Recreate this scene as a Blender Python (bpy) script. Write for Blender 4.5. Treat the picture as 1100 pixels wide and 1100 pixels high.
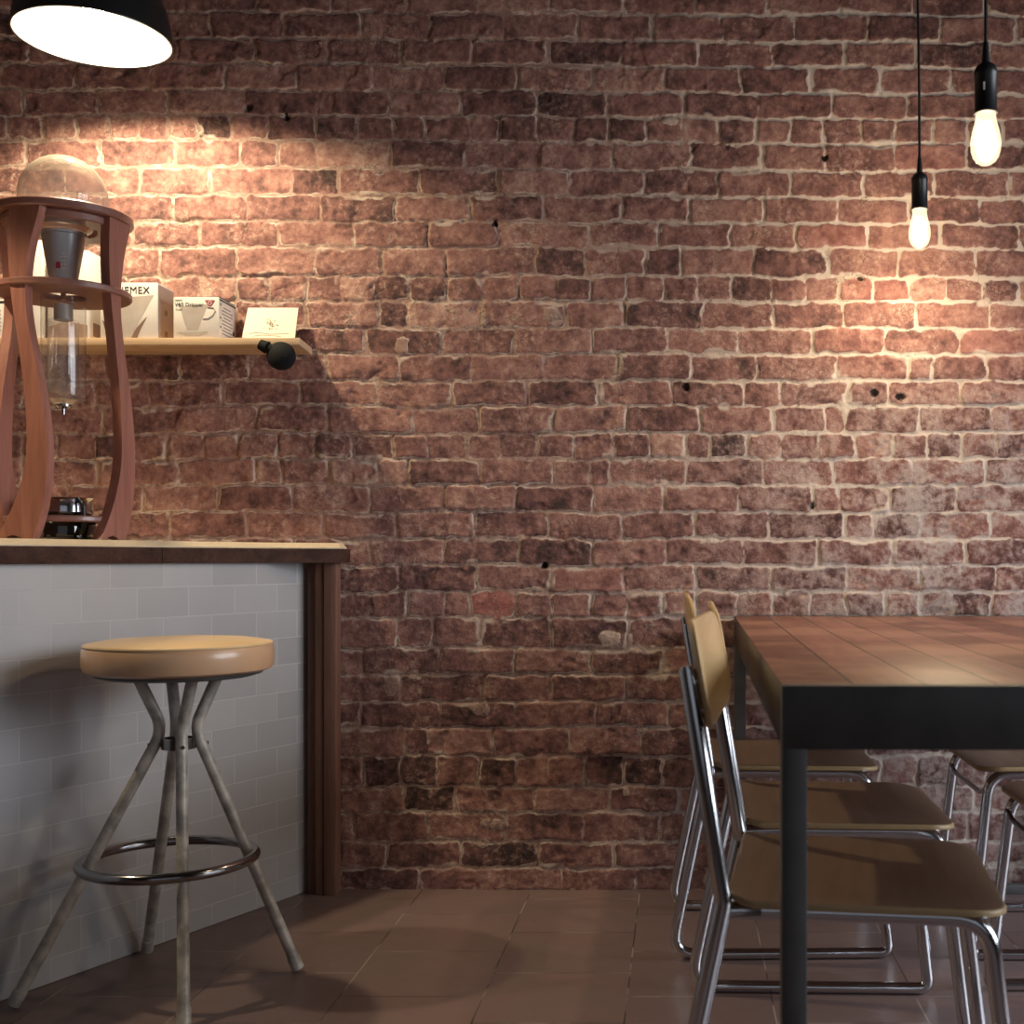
import bpy, bmesh, math, random
import numpy as np
from mathutils import Vector, Matrix

for _o in list(bpy.data.objects):
    bpy.data.objects.remove(_o)
S = bpy.context.scene
COL = S.collection
PI = math.pi

# ------------------------------------------------------------------ camera, world, light, exposure
F_PX = 1300.0
CAM_Z = 0.888
WALL_Y = 3.25
cam_data = bpy.data.cameras.new('camera')
cam = bpy.data.objects.new('camera', cam_data)
COL.objects.link(cam)
cam.location = (0, 0, CAM_Z)
cam.rotation_euler = (PI / 2, 0, 0)
cam_data.sensor_width = 36.0
cam_data.lens = 36.0 * F_PX / 1100.0
cam_data.shift_x = (550 - 730) / 1100.0
cam_data.shift_y = (600 - 550) / 1100.0
cam_data.clip_start = 0.02
cam_data.dof.use_dof = True
cam_data.dof.focus_distance = 3.2
cam_data.dof.aperture_fstop = 6.3
S.camera = cam

world = bpy.data.worlds.new('world')
S.world = world
world.use_nodes = True
world.node_tree.nodes['Background'].inputs[0].default_value = (0.80, 0.86, 1.0, 1)
world.node_tree.nodes['Background'].inputs[1].default_value = 0.04

S.view_settings.view_transform = 'Standard'
S.view_settings.look = 'None'
S.view_settings.gamma = 1.0
S.view_settings.use_curve_mapping = False
S.view_settings.exposure = 0.32


def area_light(name, loc, target, sx, sy, power, color):
    d = bpy.data.lights.new(name, 'AREA')
    d.shape = 'RECTANGLE'
    d.size, d.size_y = sx, sy
    d.energy = power
    d.color = color
    o = bpy.data.objects.new(name, d)
    COL.objects.link(o)
    o.location = loc
    o.rotation_euler = (Vector(target) - Vector(loc)).to_track_quat('-Z', 'Y').to_euler()
    return o


# daylight through the shop window in the right wall and through the glazed front behind the camera
win = area_light('window_daylight', (3.02, 1.6, 1.35), (0.0, 2.3, 0.2), 2.1, 1.7, 35.0, (0.86, 0.92, 1.0))
win.data.spread = math.radians(105)
area_light('shopfront_daylight', (0.6, -2.3, 1.5), (0.2, 3.0, 0.8), 3.4, 2.0, 4.0, (0.86, 0.90, 1.0))

LAMP_WARM = (1.0, 0.83, 0.54)
DOME_W = 49.0
BULB_W = 14.0

# ------------------------------------------------------------------ node materials


def nodes_of(m):
    m.use_nodes = True
    nt = m.node_tree
    return nt, nt.nodes['Principled BSDF']


def N(nt, kind, **inp):
    n = nt.nodes.new(kind)
    for k, v in inp.items():
        if k in n.inputs.keys():
            n.inputs[k].default_value = v
        else:
            setattr(n, k, v)
    return n


def mixc(nt, fac, a, b, blend='MIX'):
    n = nt.nodes.new('ShaderNodeMix')
    n.data_type = 'RGBA'
    n.blend_type = blend
    for sock, v in ((n.inputs[0], fac), (n.inputs[6], a), (n.inputs[7], b)):
        if hasattr(v, 'is_output'):
            nt.links.new(v, sock)
        elif isinstance(v, (tuple, list)):
            sock.default_value = (*v, 1) if len(v) == 3 else v
        else:
            sock.default_value = v
    return n.outputs[2]


def mathn(nt, op, a, b=None, clamp=False):
    n = nt.nodes.new('ShaderNodeMath')
    n.operation = op
    n.use_clamp = clamp
    for i, v in enumerate((a, b)):
        if v is None:
            continue
        if hasattr(v, 'is_output'):
            nt.links.new(v, n.inputs[i])
        else:
            n.inputs[i].default_value = v
    return n.outputs[0]


def maprange(nt, v, a, b, c=0.0, d=1.0, smooth=True):
    n = nt.nodes.new('ShaderNodeMapRange')
    if smooth:
        n.interpolation_type = 'SMOOTHSTEP'
    nt.links.new(v, n.inputs[0])
    for i, x in enumerate((a, b, c, d)):
        n.inputs[i + 1].default_value = x
    return n.outputs[0]


def noise(nt, vec, scale, detail=4.0, rough=0.55):
    n = N(nt, 'ShaderNodeTexNoise', Scale=scale, Detail=detail, Roughness=rough)
    nt.links.new(vec, n.inputs['Vector'])
    return n.outputs['Fac']


def coords(nt, scale=(1, 1, 1), loc=(0, 0, 0), rot=(0, 0, 0)):
    t = nt.nodes.new('ShaderNodeTexCoord')
    m = nt.nodes.new('ShaderNodeMapping')
    m.inputs['Scale'].default_value = scale
    m.inputs['Location'].default_value = loc
    m.inputs['Rotation'].default_value = rot
    nt.links.new(t.outputs['Object'], m.inputs['Vector'])
    return m.outputs['Vector']


def bump(nt, bsdf, h, strength=0.3, dist=0.002):
    b = N(nt, 'ShaderNodeBump', Strength=strength, Distance=dist)
    nt.links.new(h, b.inputs['Height'])
    nt.links.new(b.outputs['Normal'], bsdf.inputs['Normal'])


def plain(name, col, rough=0.5, metal=0.0, var=0.0, scale=30.0, bmp=0.0, coat=0.0, spec=None):
    m = bpy.data.materials.new(name)
    nt, b = nodes_of(m)
    b.inputs['Base Color'].default_value = (*col, 1)
    b.inputs['Roughness'].default_value = rough
    b.inputs['Metallic'].default_value = metal
    b.inputs['Coat Weight'].default_value = coat
    if spec is not None:
        b.inputs['Specular IOR Level'].default_value = spec
    if var > 0 or bmp > 0:
        f = noise(nt, coords(nt), scale, 5)
        if var > 0:
            lo = tuple(c * (1 - var) for c in col)
            hi = tuple(min(1, c * (1 + var)) for c in col)
            nt.links.new(mixc(nt, maprange(nt, f, 0.3, 0.7), lo, hi), b.inputs['Base Color'])
        if bmp > 0:
            bump(nt, b, f, bmp, 0.001)
    return m


def wood(name, a, b_, rough=0.45, axis='X', scale=10.0, coat=0.0, contrast=1.0):
    m = bpy.data.materials.new(name)
    nt, b = nodes_of(m)
    sc = {'X': (0.6, 9, 9), 'Y': (9, 0.6, 9), 'Z': (9, 9, 0.6)}[axis]
    v = coords(nt, sc)
    f1 = noise(nt, v, scale * 0.55, 6, 0.6)
    f2 = noise(nt, v, scale * 2.6, 4, 0.6)
    f = mathn(nt, 'ADD', mathn(nt, 'MULTIPLY', f1, 0.65), mathn(nt, 'MULTIPLY', f2, 0.35))
    w = 0.22 / contrast
    c = mixc(nt, maprange(nt, f, 0.5 - w, 0.5 + w), a, b_)
    nt.links.new(c, b.inputs['Base Color'])
    b.inputs['Roughness'].default_value = rough
    b.inputs['Coat Weight'].default_value = coat
    bump(nt, b, f, 0.12, 0.001)
    return m


def emitter(name, col, strength):
    m = bpy.data.materials.new(name)
    nt, b = nodes_of(m)
    b.inputs['Base Color'].default_value = (*col, 1)
    b.inputs['Emission Color'].default_value = (*col, 1)
    b.inputs['Emission Strength'].default_value = strength
    return m


def thin_glass(name, tint=(1, 1, 1), haze=0.0, haze_col=(0.8, 0.7, 0.6), rough=0.03):
    m = bpy.data.materials.new(name)
    m.use_nodes = True
    nt = m.node_tree
    nt.nodes.remove(nt.nodes['Principled BSDF'])
    out = nt.nodes['Material Output']
    tr = N(nt, 'ShaderNodeBsdfTransparent', Color=(*tint, 1))
    gl = N(nt, 'ShaderNodeBsdfGlossy', Roughness=rough)
    lw = N(nt, 'ShaderNodeLayerWeight', Blend=.5)
    k = mathn(nt, 'ADD', mathn(nt, 'MULTIPLY', mathn(nt, 'POWER', lw.outputs['Facing'], 3.5), .95), .05, True)
    mx = nt.nodes.new('ShaderNodeMixShader')
    nt.links.new(k, mx.inputs[0])
    nt.links.new(tr.outputs[0], mx.inputs[1])
    nt.links.new(gl.outputs[0], mx.inputs[2])
    last = mx.outputs[0]
    if haze > 0:
        df = N(nt, 'ShaderNodeBsdfDiffuse', Color=(*haze_col, 1))
        m2 = nt.nodes.new('ShaderNodeMixShader')
        m2.inputs[0].default_value = haze
        nt.links.new(last, m2.inputs[1])
        nt.links.new(df.outputs[0], m2.inputs[2])
        last = m2.outputs[0]
    nt.links.new(last, out.inputs[0])
    return m


# ------------------------------------------------------------------ mesh builder


class MB:
    def __init__(self):
        self.bm = bmesh.new()

    def _add(self, verts, faces, M=None):
        vs = [self.bm.verts.new((M @ Vector(v)) if M else Vector(v)) for v in verts]
        for f in faces:
            try:
                self.bm.faces.new([vs[i] for i in f])
            except ValueError:
                pass
        return vs

    def box(self, c, s, bevel=0.0, M=None, seg=2):
        t = bmesh.new()
        bmesh.ops.create_cube(t, size=1.0)
        for v in t.verts:
            v.co = Vector((v.co.x * s[0] + c[0], v.co.y * s[1] + c[1], v.co.z * s[2] + c[2]))
        if bevel > 0:
            bmesh.ops.bevel(t, geom=list(t.edges), offset=bevel, segments=seg, affect='EDGES', profile=0.5)
        self._merge(t, M)
        return self

    def _merge(self, t, M=None):
        t.verts.index_update()
        vs = [self.bm.verts.new((M @ v.co) if M else v.co) for v in t.verts]
        for f in t.faces:
            try:
                self.bm.faces.new([vs[v.index] for v in f.verts])
            except ValueError:
                pass
        t.free()

    def lathe(self, prof, segs=32, M=None, cap=True, c=(0, 0, 0)):
        vs, fs = [], []
        rows = []
        for r, z in prof:
            if r < 1e-6:
                rows.append([len(vs)])
                vs.append((c[0], c[1], c[2] + z))
            else:
                row = []
                for i in range(segs):
                    a = 2 * PI * i / segs
                    row.append(len(vs))
                    vs.append((c[0] + r * math.cos(a), c[1] + r * math.sin(a), c[2] + z))
                rows.append(row)
        for A, B in zip(rows, rows[1:]):
            if len(A) == 1 and len(B) == 1:
                continue
            for i in range(segs):
                j = (i + 1) % segs
                if len(A) == 1:
                    fs.append((A[0], B[j], B[i]))
                elif len(B) == 1:
                    fs.append((A[i], A[j], B[0]))
                else:
                    fs.append((A[i], A[j], B[j], B[i]))
        if cap:
            for row, rev in ((rows[0], True), (rows[-1], False)):
                if len(row) > 1:
                    fs.append(tuple(reversed(row)) if rev else tuple(row))
        self._add(vs, fs, M)
        return self

    def tube(self, pts, r, segs=12, closed=False, M=None, caps=True):
        pts = [Vector(p) for p in pts]
        n = len(pts)
        rad = r if isinstance(r, (list, tuple)) else [r] * n
        T = []
        for i in range(n):
            if closed:
                t = pts[(i + 1) % n] - pts[i - 1]
            else:
                t = pts[min(i + 1, n - 1)] - pts[max(i - 1, 0)]
            T.append(t.normalized())
        up = Vector((0, 0, 1)) if abs(T[0].z) < 0.9 else Vector((0, 1, 0))
        nv = (up - T[0] * up.dot(T[0])).normalized()
        rings, vs, fs = [], [], []
        for i in range(n):
            nv = (nv - T[i] * nv.dot(T[i])).normalized()
            bv = T[i].cross(nv)
            row = []
            for k in range(segs):
                a = 2 * PI * k / segs
                row.append(len(vs))
                vs.append(pts[i] + (nv * math.cos(a) + bv * math.sin(a)) * rad[i])
            rings.append(row)
        m = n if closed else n - 1
        for i in range(m):
            A, B = rings[i], rings[(i + 1) % n]
            for k in range(segs):
                j = (k + 1) % segs
                fs.append((A[k], A[j], B[j], B[k]))
        if not closed and caps:
            fs.append(tuple(reversed(rings[0])))
            fs.append(tuple(rings[-1]))
        self._add(vs, fs, M)
        return self

    def prism(self, poly, h, M=None, bevel=0.0):
        """2D polygon (x, y) extruded 0..h in z"""
        t = bmesh.new()
        a = [t.verts.new((x, y, 0)) for x, y in poly]
        b = [t.verts.new((x, y, h)) for x, y in poly]
        n = len(poly)
        t.faces.new(list(reversed(a)))
        t.faces.new(b)
        for i in range(n):
            j = (i + 1) % n
            t.faces.new((a[i], a[j], b[j], b[i]))
        if bevel > 0:
            ed = [e for e in t.edges if abs(e.verts[0].co.z - e.verts[1].co.z) < 1e-7]
            bmesh.ops.bevel(t, geom=ed, offset=bevel, segments=2, affect='EDGES', profile=0.5)
        self._merge(t, M)
        return self

    def build(self, name, mat, parent=None, angle=40.0):
        bm = self.bm
        bmesh.ops.recalc_face_normals(bm, faces=bm.faces)
        me = bpy.data.meshes.new(name)
        bm.to_mesh(me)
        bm.free()
        for p in me.polygons:
            p.use_smooth = True
        me.set_sharp_from_angle(angle=math.radians(angle))
        if mat:
            me.materials.append(mat)
        o = bpy.data.objects.new(name, me)
        COL.objects.link(o)
        if parent:
            o.parent = parent
        return o


def T(x=0, y=0, z=0, rx=0, ry=0, rz=0):
    return Matrix.Translation((x, y, z)) @ Matrix.Rotation(rz, 4, 'Z') @ Matrix.Rotation(ry, 4, 'Y') @ Matrix.Rotation(rx, 4, 'X')


def tag(o, label, cat, group=None):
    o['label'] = label
    o['category'] = cat
    if group:
        o['group'] = group
    return o


def thing(name, label, cat, loc=(0, 0, 0), rz=0.0, group=None):
    o = bpy.data.objects.new(name, None)
    COL.objects.link(o)
    o.empty_display_size = 0.05
    o.location = loc
    o.rotation_euler = (0, 0, rz)
    return tag(o, label, cat, group)


def struct(o):
    o['kind'] = 'structure'
    return o


def copy_tree(o, parent=None):
    c = o.copy()
    COL.objects.link(c)
    if parent:
        c.parent = parent
    for ch in list(o.children):
        copy_tree(ch, c)
    return c


def fillet(pts, rads, seg=8):
    """polyline with rounded corners"""
    P = [Vector(p) for p in pts]
    out = [P[0]]
    for i in range(1, len(P) - 1):
        r = rads[i] if isinstance(rads, (list, tuple)) else rads
        a, b, c = P[i - 1], P[i], P[i + 1]
        u, v = (a - b).normalized(), (c - b).normalized()
        ang = u.angle(v)
        if r <= 0 or ang > PI - 0.02:
            out.append(b)
            continue
        d = min(r / math.tan(ang / 2), 0.48 * (a - b).length, 0.48 * (c - b).length)
        p0, p1 = b + u * d, b + v * d
        for k in range(seg + 1):
            t = k / seg
            out.append(p0 * (1 - t) ** 2 + b * 2 * t * (1 - t) + p1 * t ** 2)
    out.append(P[-1])
    return out


def round_poly(x0, x1, y0, y1, rads, seg=8):
    """rounded rectangle, rads for corners (x0y0, x1y0, x1y1, x0y1)"""
    out = []
    for (cx, cy, sx, sy, a0, r) in ((x0, y0, 1, 1, PI, rads[0]), (x1, y0, -1, 1, 1.5 * PI, rads[1]),
                                    (x1, y1, -1, -1, 0, rads[2]), (x0, y1, 1, -1, 0.5 * PI, rads[3])):
        ox, oy = cx + sx * r, cy + sy * r
        for k in range(seg + 1):
            a = a0 + 0.5 * PI * k / seg
            out.append((ox + r * math.cos(a), oy + r * math.sin(a)))
    return out


def ring_curve(R, n=48, c=(0, 0, 0)):
    return [(c[0] + R * math.cos(2 * PI * i / n), c[1] + R * math.sin(2 * PI * i / n), c[2]) for i in range(n)]


def interp(x, xs, ys):
    return float(np.interp(x, xs, ys))


def text_mesh(name, body, size, mat, parent, M, extrude=0.0003, align='LEFT', spacing=1.0):
    cu = bpy.data.curves.new(name, 'FONT')
    cu.body = body
    cu.size = size
    cu.extrude = extrude
    cu.align_x = align
    cu.space_character = spacing
    cu.resolution_u = 3
    tmp = bpy.data.objects.new(name + '_tmp', cu)
    me = bpy.data.meshes.new_from_object(tmp)
    bpy.data.objects.remove(tmp)
    me.name = name
    me.transform(M)
    me.materials.clear()
    me.materials.append(mat)
    o = bpy.data.objects.new(name, me)
    COL.objects.link(o)
    o.parent = parent
    return o


# ------------------------------------------------------------------ brick wall (relief mesh, one course at a time)
COURSE_Y = [-185, -157, -128, -100, -71, -43, -14, 15, 44, 71, 99, 126, 153, 182, 211, 239, 266, 297, 324, 353, 381, 410, 437, 466, 493.5,
            521.5, 550.5, 579, 607.5, 635.5, 663.5, 696, 724.5, 754, 781.5, 812.6, 845.5, 873, 904, 932, 957, 985]
JOINTS = {
    6: [197, 276, 356, 439, 514.5, 593, 668.5, 749, 825, 902, 980, 1058],
    7: [66, 146, 226, 306, 387.6, 462.6, 542, 621.5, 700, 775, 853, 931, 1010, 1090],
    8: [30, 110, 191, 273, 353, 431, 508.5, 588, 669, 748, 829, 907.6, 984, 1062],
    9: [81, 161.7, 242, 319.6, 400, 478, 557, 636, 715, 795, 870, 947, 1021],
    10: [24, 105, 182, 264, 342, 417, 495, 576.6, 653, 735, 813, 894, 974, 1054],
    11: [8, 47, 83, 119, 150, 181, 211, 249, 288, 340, 384, 422, 455, 505, 536, 577.6, 617, 655, 695, 734, 772, 810.5, 848.5, 885, 925.5, 962, 1003, 1040, 1077],
    12: [27.6, 110, 188, 259, 300, 340, 420, 500, 580, 660, 742, 818.5, 885, 962, 1038],
    13: [72.6, 150, 226, 312.7, 366, 451.6, 535, 610.5, 692, 772, 848, 926.6, 1003, 1083],
    14: [30, 108, 186.6, 266, 345.5, 424, 505, 584.6, 666, 741, 820, 898.6, 977, 1053],
    15: [60, 140, 215, 300, 380, 460, 534.5, 633, 708, 784, 855, 931, 1010, 1095],
    16: [20, 97, 173, 256, 338, 410, 480, 574, 629, 693.5, 732, 810.5, 888, 966, 1046.5],
    17: [20, 60, 98, 137, 176, 215, 254, 290, 328.6, 367, 402, 439.5, 481, 519, 557, 598, 635, 674, 714, 749, 786, 829, 865, 901, 938, 977, 1017, 1054, 1093],
    18: [35, 110, 180, 254, 328.6, 408, 438, 517, 609, 673, 754.5, 830.6, 906.6, 984, 1062],
    19: [0, 80, 160, 240, 318, 394, 474, 552, 636.5, 717.6, 794, 872, 951, 1029],
    20: [40, 114, 194, 268, 351, 428.4, 506, 584.6, 664, 742, 813, 897, 976, 1001.6, 1058.6],
    21: [25, 104, 161.6, 240, 323, 404, 486, 567, 644, 721, 799, 838, 910, 955, 1031],
    22: [35, 111, 194, 276.6, 352.6, 443, 514, 595.6, 674, 751, 830.6, 886, 908, 986, 1065.5],
    23: [25, 62, 102, 138, 180, 219.6, 259, 300, 340.6, 380, 422, 458.5, 501.6, 538, 579, 617, 659, 698.6, 736.6, 763, 803, 839, 879, 918.6, 958, 996, 1032, 1069],
    24: [25, 105.6, 192, 275, 302.6, 354, 406.6, 438, 515.5, 595, 633, 655, 737, 818.5, 894.5, 979, 1057],
    25: [0, 75, 154, 235, 316, 397.6, 477.5, 555, 635.7, 714, 793, 874, 901, 955, 1027.5],
    26: [25, 104, 183, 266, 347.5, 425, 508.5, 588, 667.5, 747.6, 825, 906.6, 937.6, 988, 1064],
    27: [398, 477, 556, 636, 717.6, 798, 879, 958, 1036],
    28: [350, 427, 512, 591.5, 669, 747.6, 829, 910, 988, 1069],
    29: [398, 437, 476, 505, 552, 593, 635, 672.7, 711.7, 749, 791, 830.6, 870, 910, 950, 988, 1022, 1065.5],
    30: [348, 427, 464, 517, 593, 674, 755, 832],
    31: [389, 472, 553.5, 636, 714],
    32: [429, 519, 590, 673],
    33: [386, 472, 553, 640, 718],
    34: [434, 460, 529, 612, 690],
    35: [390, 431, 470.5, 514, 553.5, 590, 629.5, 671, 711],
    36: [434, 489.5, 574, 654],
    37: [380, 460, 543, 626, 709],
    38: [415, 495, 579, 660],
    39: [450, 522, 603.5, 685],
}
# tone of single bricks that stand out: (px, py, tone)   0 near black, 0.5 ordinary, 1 pale; >2 marks salmon bricks
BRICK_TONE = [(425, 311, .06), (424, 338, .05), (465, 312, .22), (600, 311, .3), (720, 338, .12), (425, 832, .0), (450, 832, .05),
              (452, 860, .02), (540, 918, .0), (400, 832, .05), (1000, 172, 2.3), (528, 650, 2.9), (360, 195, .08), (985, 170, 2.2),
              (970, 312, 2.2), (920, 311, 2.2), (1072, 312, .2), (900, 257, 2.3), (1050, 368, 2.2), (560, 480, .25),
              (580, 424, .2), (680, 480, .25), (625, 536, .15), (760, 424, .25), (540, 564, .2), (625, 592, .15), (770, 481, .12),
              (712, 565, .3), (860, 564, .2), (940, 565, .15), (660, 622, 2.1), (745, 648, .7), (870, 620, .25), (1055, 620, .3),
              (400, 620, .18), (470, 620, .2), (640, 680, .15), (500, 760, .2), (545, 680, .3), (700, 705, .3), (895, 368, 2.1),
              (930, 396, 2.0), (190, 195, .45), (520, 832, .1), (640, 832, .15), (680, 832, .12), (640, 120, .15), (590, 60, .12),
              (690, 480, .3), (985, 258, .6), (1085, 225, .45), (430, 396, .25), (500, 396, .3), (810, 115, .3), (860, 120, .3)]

PLASTER = [(655, 683, 15, 8), (432, 372, 8, 9), (378, 349, 8, 6), (20, 152, 7, 5), (595, 340, 9, 10), (672, 852, 4, 5), (420, 735, 9, 10), (520, 905, 6, 5), (538, 128, 9, 4), (408, 185, 7, 4), (520, 345, 5, 9), (720, 130, 9, 4), (990, 205, 10, 4), (515, 762, 12, 7), (530, 885, 14, 6)]
HOLES = [(737, 418), (939, 423), (967, 428), (584, 608), (532, 241), (885, 167), (872, 543), (268, 118), (308, 128), (1004, 688), (925, 300)]
RNG = np.random.default_rng(7)
_G = RNG.random((256, 256))


def vnoise(x, y):
    xi, yi = np.floor(x).astype(int), np.floor(y).astype(int)
    fx, fy = x - xi, y - yi
    fx = fx * fx * (3 - 2 * fx)
    fy = fy * fy * (3 - 2 * fy)
    a = _G[xi % 256, yi % 256]
    b = _G[(xi + 1) % 256, yi % 256]
    c = _G[xi % 256, (yi + 1) % 256]
    d = _G[(xi + 1) % 256, (yi + 1) % 256]
    return (a * (1 - fx) + b * fx) * (1 - fy) + (c * (1 - fx) + d * fx) * fy - 0.5


def fbm(x, y, o=4):
    s, a = 0, 1.0
    for k in range(o):
        s = s + a * vnoise(x * 2 ** k + 17.3 * k, y * 2 ** k + 5.1 * k)
        a *= 0.5
    return s


def smooth(a, b, x):
    t = np.clip((x - a) / (b - a), 0, 1)
    return t * t * (3 - 2 * t)


def brick_wall():
    PXM = F_PX / WALL_Y
    x0, x1, z0, z1, step = -2.6, 1.9, -0.01, 3.05, 0.0040
    nx, nz = int((x1 - x0) / step) + 1, int((z1 - z0) / step) + 1
    X, Z = np.meshgrid(np.linspace(x0, x1, nx), np.linspace(z0, z1, nz))
    # gentle waviness of the joints
    px = 730 + PXM * (X + 0.006 * fbm(X * 9, Z * 9, 2) + 0.008 * fbm(X * 28 + 40, Z * 28, 3))
    py = 600 - PXM * (Z - CAM_Z + 0.007 * fbm(X * 7 + 9, Z * 3, 2) + 0.007 * fbm(X * 25, Z * 25 + 31, 3))
    py = py - 3.5 * (px - 550) / 550 * smooth(500, 0, py)
    ys = np.array(COURSE_Y, float)
    ci = np.clip(np.searchsorted(ys, py.ravel(), side='right') - 1, 0, len(ys) - 2)
    pxr, pyr = px.ravel(), py.ravel()
    dist = np.zeros(pxr.shape)
    tone = np.zeros(pxr.shape)
    tilt = np.zeros(pxr.shape)
    proud = np.zeros(pxr.shape)
    xmin, xmax = 730 + PXM * x0 - 90, 730 + PXM * x1 + 90
    for c in range(len(ys) - 1):
        header = (c % 6 == 5)
        step_px = 39.0 if header else 79.0
        J = list(JOINTS.get(c, [float(RNG.uniform(300, 370))]))
        while J[0] > xmin:
            J.insert(0, J[0] - step_px * RNG.uniform(.94, 1.06))
        while J[-1] < xmax:
            J.append(J[-1] + step_px * RNG.uniform(.94, 1.06))
        J = np.array(J)
        sel = np.where(ci == c)[0]
        if not len(sel):
            continue
        bi = np.clip(np.searchsorted(J, pxr[sel], side='right') - 1, 0, len(J) - 2)
        nb = len(J)
        hx = RNG.uniform(.5, 1.9, nb)          # half width of the joints, in pixels of the photograph
        hy0, hy1 = RNG.uniform(.7, 2.0, nb), RNG.uniform(.7, 2.0, nb)
        tn = np.clip(RNG.normal(.5, .15, nb), .08, .92)
        tx, ty = RNG.normal(0, 1, nb), RNG.normal(0, 1, nb)
        pr = RNG.normal(0, 1, nb)
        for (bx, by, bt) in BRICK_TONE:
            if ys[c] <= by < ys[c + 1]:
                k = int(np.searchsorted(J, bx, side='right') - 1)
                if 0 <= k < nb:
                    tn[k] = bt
        a = pxr[sel] - J[bi] - hx[bi]
        b = J[bi + 1] - pxr[sel] - hx[np.minimum(bi + 1, nb - 1)]
        d0 = pyr[sel] - ys[c] - hy0[bi]
        d1 = ys[c + 1] - pyr[sel] - hy1[bi]
        dx, dy = np.minimum(a, b), np.minimum(d0, d1)
        R = 3.5
        inner = np.minimum(dx, dy)
        corner = (dx < R) & (dy < R)
        rr = R - np.sqrt(np.maximum(R - dx, 0) ** 2 + np.maximum(R - dy, 0) ** 2)
        inner = np.where(corner, rr, inner)
        dist[sel] = inner
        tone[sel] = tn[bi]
        cx = (J[bi] + J[bi + 1]) / 2
        cy = (ys[c] + ys[c + 1]) / 2
        tilt[sel] = tx[bi] * (pxr[sel] - cx) / 40 * .0011 + ty[bi] * (pyr[sel] - cy) / 14 * .0011
        proud[sel] = pr[bi] * .0012
    dist = dist.reshape(X.shape)
    tone, tilt, proud = tone.reshape(X.shape), tilt.reshape(X.shape), proud.reshape(X.shape)
    rough_edge = 2.2 * fbm(X * 45, Z * 45, 3)
    mask = smooth(-1.0, 1.3, dist + rough_edge)
    # places where mortar was smeared flush across brick edges, and chipped bricks
    smear = smooth(.28, .5, fbm(X * 11 + 70, Z * 14 + 3, 3))
    mask_c = np.clip(mask * (1 - .75 * smear * smooth(6, 1, dist)), 0, 1)
    depth_var = .5 + .9 * np.clip(fbm(X * 4 + 5, Z * 4 + 8, 2) + .5, 0, 1)
    h = mask * (.0040 * depth_var + tilt + proud) + mask * .0016 * fbm(X * 30, Z * 30, 4) + .0022 * fbm(X * 70 + 7, Z * 70, 3) * (1 - .4 * mask)
    h += .0055 * fbm(X * 2.2, Z * 2.2, 3)
    chip = smooth(.33, .42, fbm(X * 16 + 200, Z * 20, 3)) * mask
    h -= .0032 * chip
    # splashes of plaster and old fixing holes
    wob = 1 + .9 * fbm(X * 40 + 11, Z * 40, 3)
    for (bx, by, ra, rb) in PLASTER:
        q = ((px - bx) / ra) ** 2 + ((py - by) / rb) ** 2
        w = smooth(1.0, .55, q * wob)
        mask_c = mask_c * (1 - w)
        h += .0025 * w
    for (bx, by) in HOLES:
        q = ((px - bx) / 4.0) ** 2 + ((py - by) / 3.6) ** 2
        w = smooth(1.1, .5, q)
        tone = tone * (1 - w) - .9 * w
        mask_c = np.maximum(mask_c, w)
        h -= .012 * w
    Yv = WALL_Y - np.minimum(h, .0125 + .15 * (h - .0125))
    Yv = np.maximum(Yv, WALL_Y - .0145)
    co = np.stack([X, Yv, Z], -1).reshape(-1, 3).astype(np.float32)
    idx = np.arange(nx * nz).reshape(nz, nx)
    q = np.stack([idx[:-1, :-1], idx[:-1, 1:], idx[1:, 1:], idx[1:, :-1]], -1).reshape(-1, 4).astype(np.int32)
    me = bpy.data.meshes.new('wall_back')
    me.vertices.add(len(co))
    me.vertices.foreach_set('co', co.ravel())
    me.loops.add(q.size)
    me.loops.foreach_set('vertex_index', q.ravel())
    me.polygons.add(len(q))
    me.polygons.foreach_set('loop_start', np.arange(0, q.size, 4, dtype=np.int32))
    me.update(calc_edges=True)
    me.polygons.foreach_set('use_smooth', np.ones(len(q), dtype=bool))
    for nm, arr in (('brick_mask', mask_c), ('brick_tone', tone)):
        at = me.attributes.new(nm, 'FLOAT', 'POINT')
        at.data.foreach_set('value', arr.astype(np.float32).ravel())
    o = bpy.data.objects.new('wall_back', me)
    COL.objects.link(o)
    return struct(o)


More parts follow.
